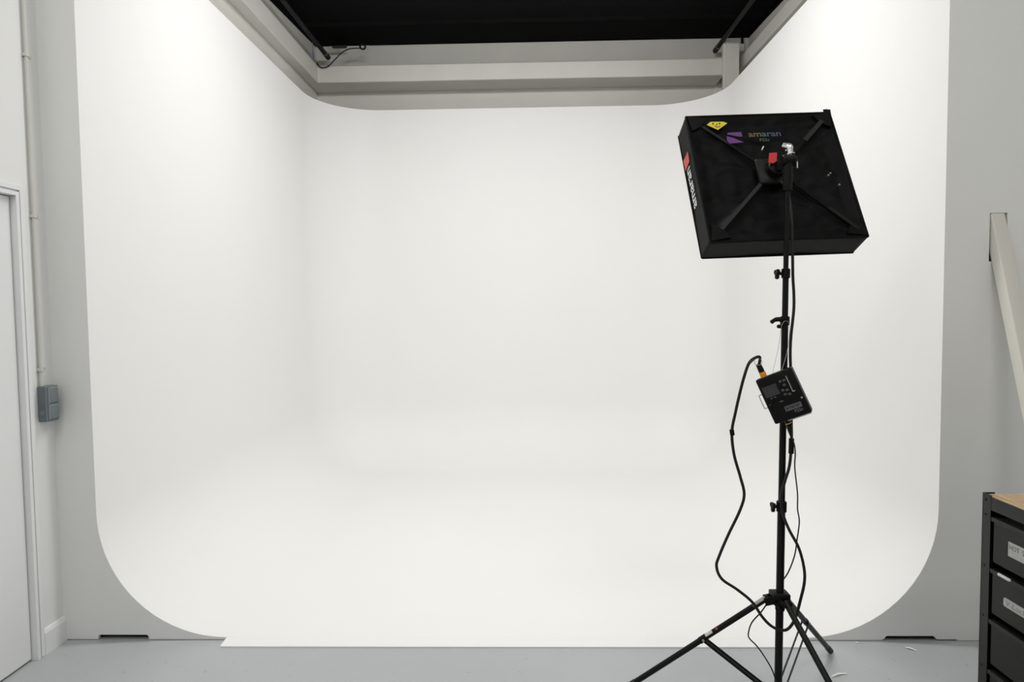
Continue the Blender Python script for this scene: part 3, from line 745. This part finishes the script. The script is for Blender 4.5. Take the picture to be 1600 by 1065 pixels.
MB().box(X0 + .0035, X1 - .01, Y1 - .01, Y1 - .004, .02, .85).build('end_sheet', M_cart, t)
MB().box(X1 - .012, X1 - .006, Y0 + .02, Y1 - .012, .02, .85).build('back_sheet', M_cart, t)
for n, z in enumerate((.82, .64, .461, .282)):
    dr = empty('drawer', (0, 0, 0)); dr.parent = t
    dr.location = (0.008, -.046, z - .16)
    wp = t.location + dr.location
    def dbuild(mb, name, mt):
        bmesh.ops.translate(mb.bm, verts=mb.bm.verts, vec=-wp)
        return mb.build(name, mt, dr, False, world=False)
    b = MB(); b.box(X0 + .004, X0 + .42, Y0 + .06, 2.2035, z - .157, z - .002, .004)
    dbuild(b, 'bin_body', M_bin)
    b = MB(); b.box(X0 + .001, X0 + .020, Y0 + .045, 2.2112, z - .016, z - .001, .002)
    dbuild(b, 'bin_lip', M_cart)
    if n == 0:
        dbuild(MB().box(X0 + .0030, X0 + .0042, 1.985, 2.132, z - .107, z - .058), 'label_strip', M_paper)
        lo = lettering('label_lettering', 'HOT  SHOE', M_ink, dr, frame(Vector((X0 + .0032, 2.126, z - .083)) - wp, (0, -1, 0), (0, 0, 1)), .016, .105, bold=-.01)
    if n == 1:
        lb = plate([(2.143 - .004, -.073), (2.146, -.077), (2.147, -.098), (2.143, -.103), (1.99, -.103), (1.99, -.073)], [], lambda u, v, w: Vector((w, u, z + v)), X0 + .0030, X0 + .0042)
        dbuild(lb, 'label_strip', M_paper)
        lettering('label_lettering', 'V-Lock', M_ink, dr, frame(Vector((X0 + .0032, 2.134, z - .097)) - wp, (0, -1, 0), (0, 0, 1)), .018, .085, bold=-.015, shear=.15)
        tg = MB().box(X0 - .006, X0 + .0015, 2.112, 2.166, z - .0075, z + .0015, .002)
        dbuild(tg, 'paper_tag', M_tag)

# ------------------------------------------------------------------ scraps on the floor
def scrap(pts, wdt, label):
    m = MB(); pts = spline(pts, 4); prev = None; rows = []
    for i, p in enumerate(pts):
        q = (pts[min(i + 1, len(pts) - 1)] - pts[max(i - 1, 0)]).normalized(); s = q.cross(Vector((0, 0, 1))).normalized()
        k = wdt * (0.55 + .45 * math.sin(math.pi * (i + 1) / (len(pts) + 1)))
        rows.append([m.bm.verts.new(p + s * k * a + Vector((0, 0, b))) for a, b in ((-.5, 0.0), (.5, 0.0), (.5, .0015), (-.5, .0015))])
    for i in range(len(rows) - 1):
        for k in range(4): m.bm.faces.new((rows[i][k], rows[i][(k + 1) % 4], rows[i + 1][(k + 1) % 4], rows[i + 1][k]))
    m.bm.faces.new(rows[0]); m.bm.faces.new(rows[-1][::-1])
    tag(m.build('paper_scrap', M_tag), label, 'paper scrap', 'white scraps on the floor')
scrap([(1.700, 2.870, .001), (1.716, 2.858, .004), (1.735, 2.842, .001)], .012, 'short white paper scrap on the floor before the black panel slot')
scrap([(1.262, 2.636, .001), (1.285, 2.646, .004), (1.305, 2.655, .003), (1.335, 2.658, .001)], .010, 'longer white paper scrap on the floor beside the tripod leg')
scrap([(1.500, 2.912, .001), (1.507, 2.910, .002), (1.513, 2.909, .001)], .008, 'tiny white paper crumb at the foot of the right panel')
